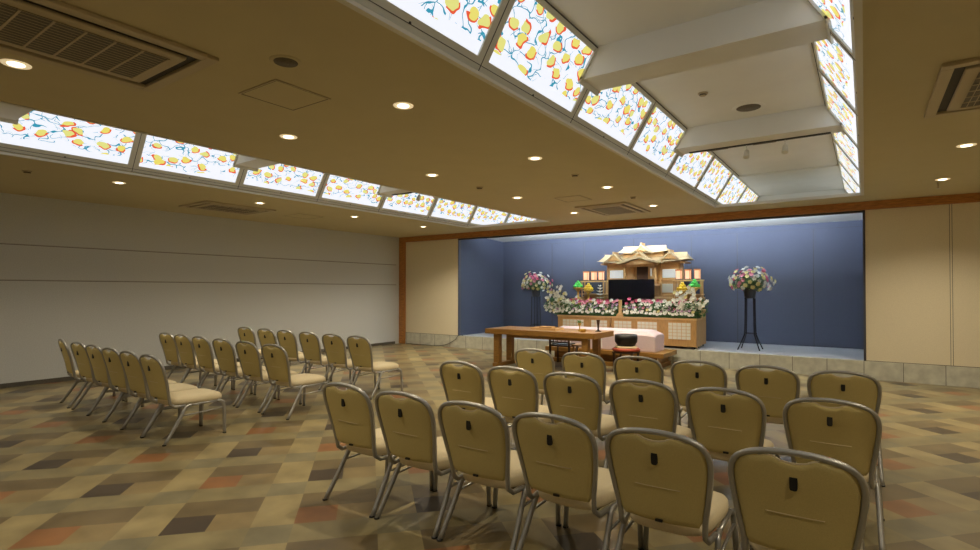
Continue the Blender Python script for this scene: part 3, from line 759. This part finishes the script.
# offerings
def offering(x, y, z, m, lab, sc=1.35):
    t = thing('offering_stand', lab, 'offering', (x, y, z), 0, 'offering stands beside the screen'); t.scale = (sc*1.1, sc*1.1, sc)
    MB().lathe([(.06, 0), (.062, .01), (.018, .03), (.016, .12), (.05, .16), (.085, .175), (.085, .19), (.05, .19)], 16).build('pedestal', 'gold', t)
    f = MB(); n = 6
    for k, (r, zz, nn) in enumerate(((.055, .215, 7), (.03, .255, 4), (0, .29, 1))):
        for i in range(nn):
            a = 6.283*i/nn+k; f.lathe([(.004, -.028), (.02, -.02), (.028, 0), (.02, .02), (.004, .028)], 8, (r*math.cos(a), r*math.sin(a), zz))
    f.build('wrapped_sweets', m, t)
def riser(x, z, lab):
    t = thing('offering_riser', lab, 'riser', (x, 11.76, 1.10), 0, 'small wooden risers on the altar step')
    MB().box(-.115, .115, -.11, .11, 0, z-1.10-.02).build('block', 'hinokid', t); MB().box(-.12, .12, -.115, .115, z-1.12, z-1.10).build('top_board', 'hinoki', t)
for (x, z, m, nm, sd) in ((-5.64, 1.31, 'grn', 'bright green', 'left'), (-5.37, 1.25, 'yel', 'yellow', 'left'), (-3.20, 1.25, 'yel', 'yellow', 'right'), (-2.95, 1.31, 'grn', 'bright green', 'right')):
    riser(x, z, 'small cypress riser under the %s offerings %s of the screen' % (nm, sd))
    offering(x, 11.76, z, m, 'gold pedestal piled with %s offerings, %s of the screen' % (nm, sd))
t = thing('lotus_ornament', 'white lotus flower ornament standing left of the screen', 'ornament', (-5.07, 11.74, 1.10))
MB().lathe([(.035, 0), (.035, .012), (.008, .02), (.008, .47)], 12).build('stem', 'gold', t)
f = MB()
for z, s_, n in ((.20, 1.4, 8), (.28, 1.25, 8), (.35, 1.1, 7), (.42, .9, 6), (.48, .6, 5)):
    for i in range(n):
        f.add([(0, 0, 0), (.05*s_, -.03*s_, .03), (.085*s_, 0, .05), (.05*s_, .03*s_, .03)], [(0, 1, 2, 3)], mx=Matrix.Translation((0, 0, z)) @ Matrix.Rotation(6.283*i/n+z*9, 4, 'Z'))
f.build('petals', 'white', t)
# wooden tablet on its base between the two beds
t = thing('memorial_tablet', 'plain pale wooden tablet standing between the two flower beds', 'tablet', (-4.385, 11.24, .93))
MB().box(-.08, .08, -.04, .05, 0, .04).build('base', 'hinoki', t, bevel=.004); MB().box(-.055, .055, -.028, .038, .04, .075).build('step', 'hinoki', t, bevel=.004)
MB().box(-.036, .036, -.012, .016, .075, .36).build('tablet', 'hinoki', t, bevel=.006)

# ------------------------------------------------------------------ casket, platform, bowl
t = thing('low_platform', 'low stepped wooden platform in front of the stage kerb', 'platform', (-4.36, 10.52, 0))
MB().box(-1.26, 1.26, -.42, .46, .22, .31).build('top_slab', 'wood', t, bevel=.008)
MB().box(-1.10, 1.10, -.30, .42, .08, .22).build('middle_step', 'wood', t, bevel=.006)
MB().box(-1.14, 1.14, -.44, .46, 0, .08).build('bottom_step', 'wood', t, bevel=.006)
t = thing('casket', 'long casket under pale pink brocade cloth on the low platform', 'casket', (-4.37, 10.50, .31))
pf = [(-.30, 0), (.30, 0), (.32, .32), (.25, .39), (.0, .42), (-.25, .39), (-.32, .32)]
b = MB(); L = 1.08
xs = [(-L, .94), (-L+.03, 1), (L-.16, 1), (L-.02, .95), (L, .90)]
vs = []; fs = []; k = len(pf)
for i, (xx, sc) in enumerate(xs):
    for (u, v) in pf: vs.append((xx, u*sc, v if v < .2 else .32*sc+(v-.32)*(.4 if i in (0, 3, 4) else 1)))
for i in range(len(xs)-1):
    for j in range(k): fs.append((i*k+j, i*k+(j+1) % k, (i+1)*k+(j+1) % k, (i+1)*k+j))
fs.append(tuple(range(k))); fs.append(tuple((len(xs)-1)*k+j for j in range(k)))
b.add(vs, fs); b.build('draped_cloth', 'cloth', t, bevel=.012)
f = MB()
for xx in (-.7, 0, .62): f.box(xx-.006, xx+.006, -.3195, -.300, .02, .24)
f.build('cloth_seam', 'white', t)
t = thing('bowl_stand', 'dark wooden stand holding the cushion of the black singing bowl', 'stand', (-3.68, 9.72, 0))
MB().box(-.20, .20, -.20, .20, .33, .36).build('top', 'darkw', t)
for sx in (-1, 1):
    for sy in (-1, 1): MB().box(sx*.17-.018, sx*.17+.018, sy*.17-.018, sy*.17+.018, 0, .33).build('leg', 'darkw', t)
t = thing('bowl_cushion', 'red cushion with a cream ring under the black singing bowl', 'cushion', (-3.68, 9.72, .36))
MB().lathe([(.18, 0), (.245, .012), (.26, .04), (.23, .065), (.10, .07)], 24).build('cushion', 'red', t)
rg = [(.185*math.cos(2*math.pi*i/24), .185*math.sin(2*math.pi*i/24), .078) for i in range(25)]
MB().tube(rg, .027, 8, cap=False).build('ring', 'cream', t)
o = MB().lathe([(.08, 0), (.16, .03), (.205, .10), (.21, .17), (.205, .235), (.195, .235), (.19, .18), (.05, .05)], 28).build('singing_bowl', 'black', None, loc=(-3.68, 9.72, .44))
tag(o, 'big black singing bowl on the red and cream cushion beside the casket', 'bowl')

# ------------------------------------------------------------------ long table and what stands on it
t = thing('long_table', 'long orange-brown wooden table standing before the stage', 'table', (-5.04, 9.16, 0))
MB().box(-1.17, 1.17, -.45, .44, .645, .745).build('tabletop', 'wood', t, bevel=.004)
for sx in (-1, 1):
    for sy in (-.32, .14): MB().box(sx*.95-.06, sx*.95+.06, sy-.06, sy+.06, .07, .645).build('leg', 'wood', t, bevel=.003)
    MB().box(sx*.95-.055, sx*.95+.055, -.42, .36, 0, .07).build('foot_rail', 'wood', t, bevel=.003)
MB().box(-.89, .89, -.10, -.06, .56, .645).build('apron', 'wood', t)
t = thing('incense_tray', 'flat brown wooden tray lying near the middle of the long table', 'tray', (-5.02, 9.10, .745))
MB().box(-.26, .26, -.16, .16, 0, .02).build('tray_base', 'darkw', t)
f = MB(); f.box(-.27, .27, -.17, -.155, 0, .045); f.box(-.27, .27, .155, .17, 0, .045); f.box(-.27, -.255, -.155, .155, 0, .045); f.box(.255, .27, -.155, .155, 0, .045); f.build('rim', 'hinoki', t)
MB().box(-.14, .14, -.08, .08, .02, .065).build('folded_cloth', 'hinokid', t, bevel=.01)
t = thing('offering_cup', 'small gold footed cup with yellow-green sprig on the table', 'cup', (-4.36, 9.15, .745))
MB().lathe([(.035, 0), (.036, .008), (.01, .02), (.008, .09), (.03, .12), (.034, .15), (.028, .15)], 14).build('cup', 'gold', t)
f = MB(); leaves(f, 40, lambda: (random.gauss(0, .012), random.gauss(0, .012), .15+random.random()*.03), .05, .012); f.build('sprig', 'leafl', t)
o = MB().lathe([(.045, 0), (.055, .02), (.055, .05), (.048, .055)], 16).build('incense_burner', 'gold', None, loc=(-4.22, 9.0, .745)); tag(o, 'low round brass burner right of the gold cup on the table', 'burner')
t = thing('candle_stand', 'dark flared candle stand near the right end of the table', 'candle stand', (-3.96+.0, 9.22, .74))
t.location.x = -4.02
MB().lathe([(.055, 0), (.058, .012), (.02, .03), (.014, .06)], 16).build('foot', 'blackm', t)
MB().lathe([(.014, .06), (.02, .12), (.034, .215), (.040, .22), (.030, .22)], 16).build('holder', 'darkw', t)
# chair of the celebrant, behind the table
t = thing('spindle_chair', 'dark wooden spindle-back chair behind the long table', 'chair', (-5.06, 9.86, 0), R(-3)); 
for sx in (-1, 1):
    MB().tube([(sx*.22, -.15, 0), (sx*.22, -.16, .40), (sx*.215, -.185, .70)], .024, 8).build('back_post', 'darkw', t)
    MB().tube([(sx*.22, .15, 0), (sx*.22, .15, .38)], .018, 8).build('leg', 'darkw', t)
MB().box(-.23, .23, -.16, .17, .36, .40).build('seat', 'darkw', t, bevel=.01)
MB().box(-.20, .20, -.13, .15, .40, .43).build('seat_cushion', 'black', t, bevel=.015)
MB().box(-.215, .215, -.20, -.172, .64, .70).build('top_rail', 'darkw', t, bevel=.005)
MB().box(-.215, .215, -.175, -.155, .44, .47).build('lower_rail', 'darkw', t)
for i in range(4): MB().tube([(-.135+.09*i, -.165, .46), (-.135+.09*i, -.182, .66)], .009, 6).build('spindle', 'darkw', t)
t2 = thing('wooden_stool', 'low brown wooden stool beneath the right part of the table', 'stool', (-4.62, 9.75, 0))
MB().box(-.14, .14, -.13, .13, .40, .43).build('seat', 'wood', t2, bevel=.006)
for sx in (-1, 1):
    for sy in (-1, 1): MB().box(sx*.11-.014, sx*.11+.014, sy*.10-.014, sy*.10+.014, 0, .40).build('leg', 'wood', t2)
o = MB().tube(smooth_path([(XL+.25, 11.05, .008), (-10.0, 11.055, .008), (-9.5, 11.045, .008), (-9.15, 11.05, .06), (-8.85, 11.05, .20), (-8.74, 11.055, .318), (-8.65, 11.14, .322)], 6), .007, 6).build('power_cable', 'black')
tag(o, 'thin black cable along the kerb foot rising onto the stage at left', 'cable')

# ------------------------------------------------------------------ world, camera
w = bpy.data.worlds.new('world'); bpy.context.scene.world = w; w.use_nodes = True
w.node_tree.nodes['Background'].inputs[0].default_value = (.02, .02, .02, 1)
cam = bpy.data.cameras.new('camera'); co = bpy.data.objects.new('camera', cam); C.objects.link(co)
co.location = (0, 0, 1.5); co.rotation_euler = (R(90.7), 0, R(34.95)); cam.lens = 36*536.5/980; cam.sensor_width = 36; cam.shift_y = 8.85/980
cam.clip_start = .05; cam.clip_end = 100
sc = bpy.context.scene; sc.camera = co
sc.view_settings.view_transform = 'Standard'; sc.view_settings.look = 'None'; sc.view_settings.exposure = 0; sc.view_settings.gamma = 1
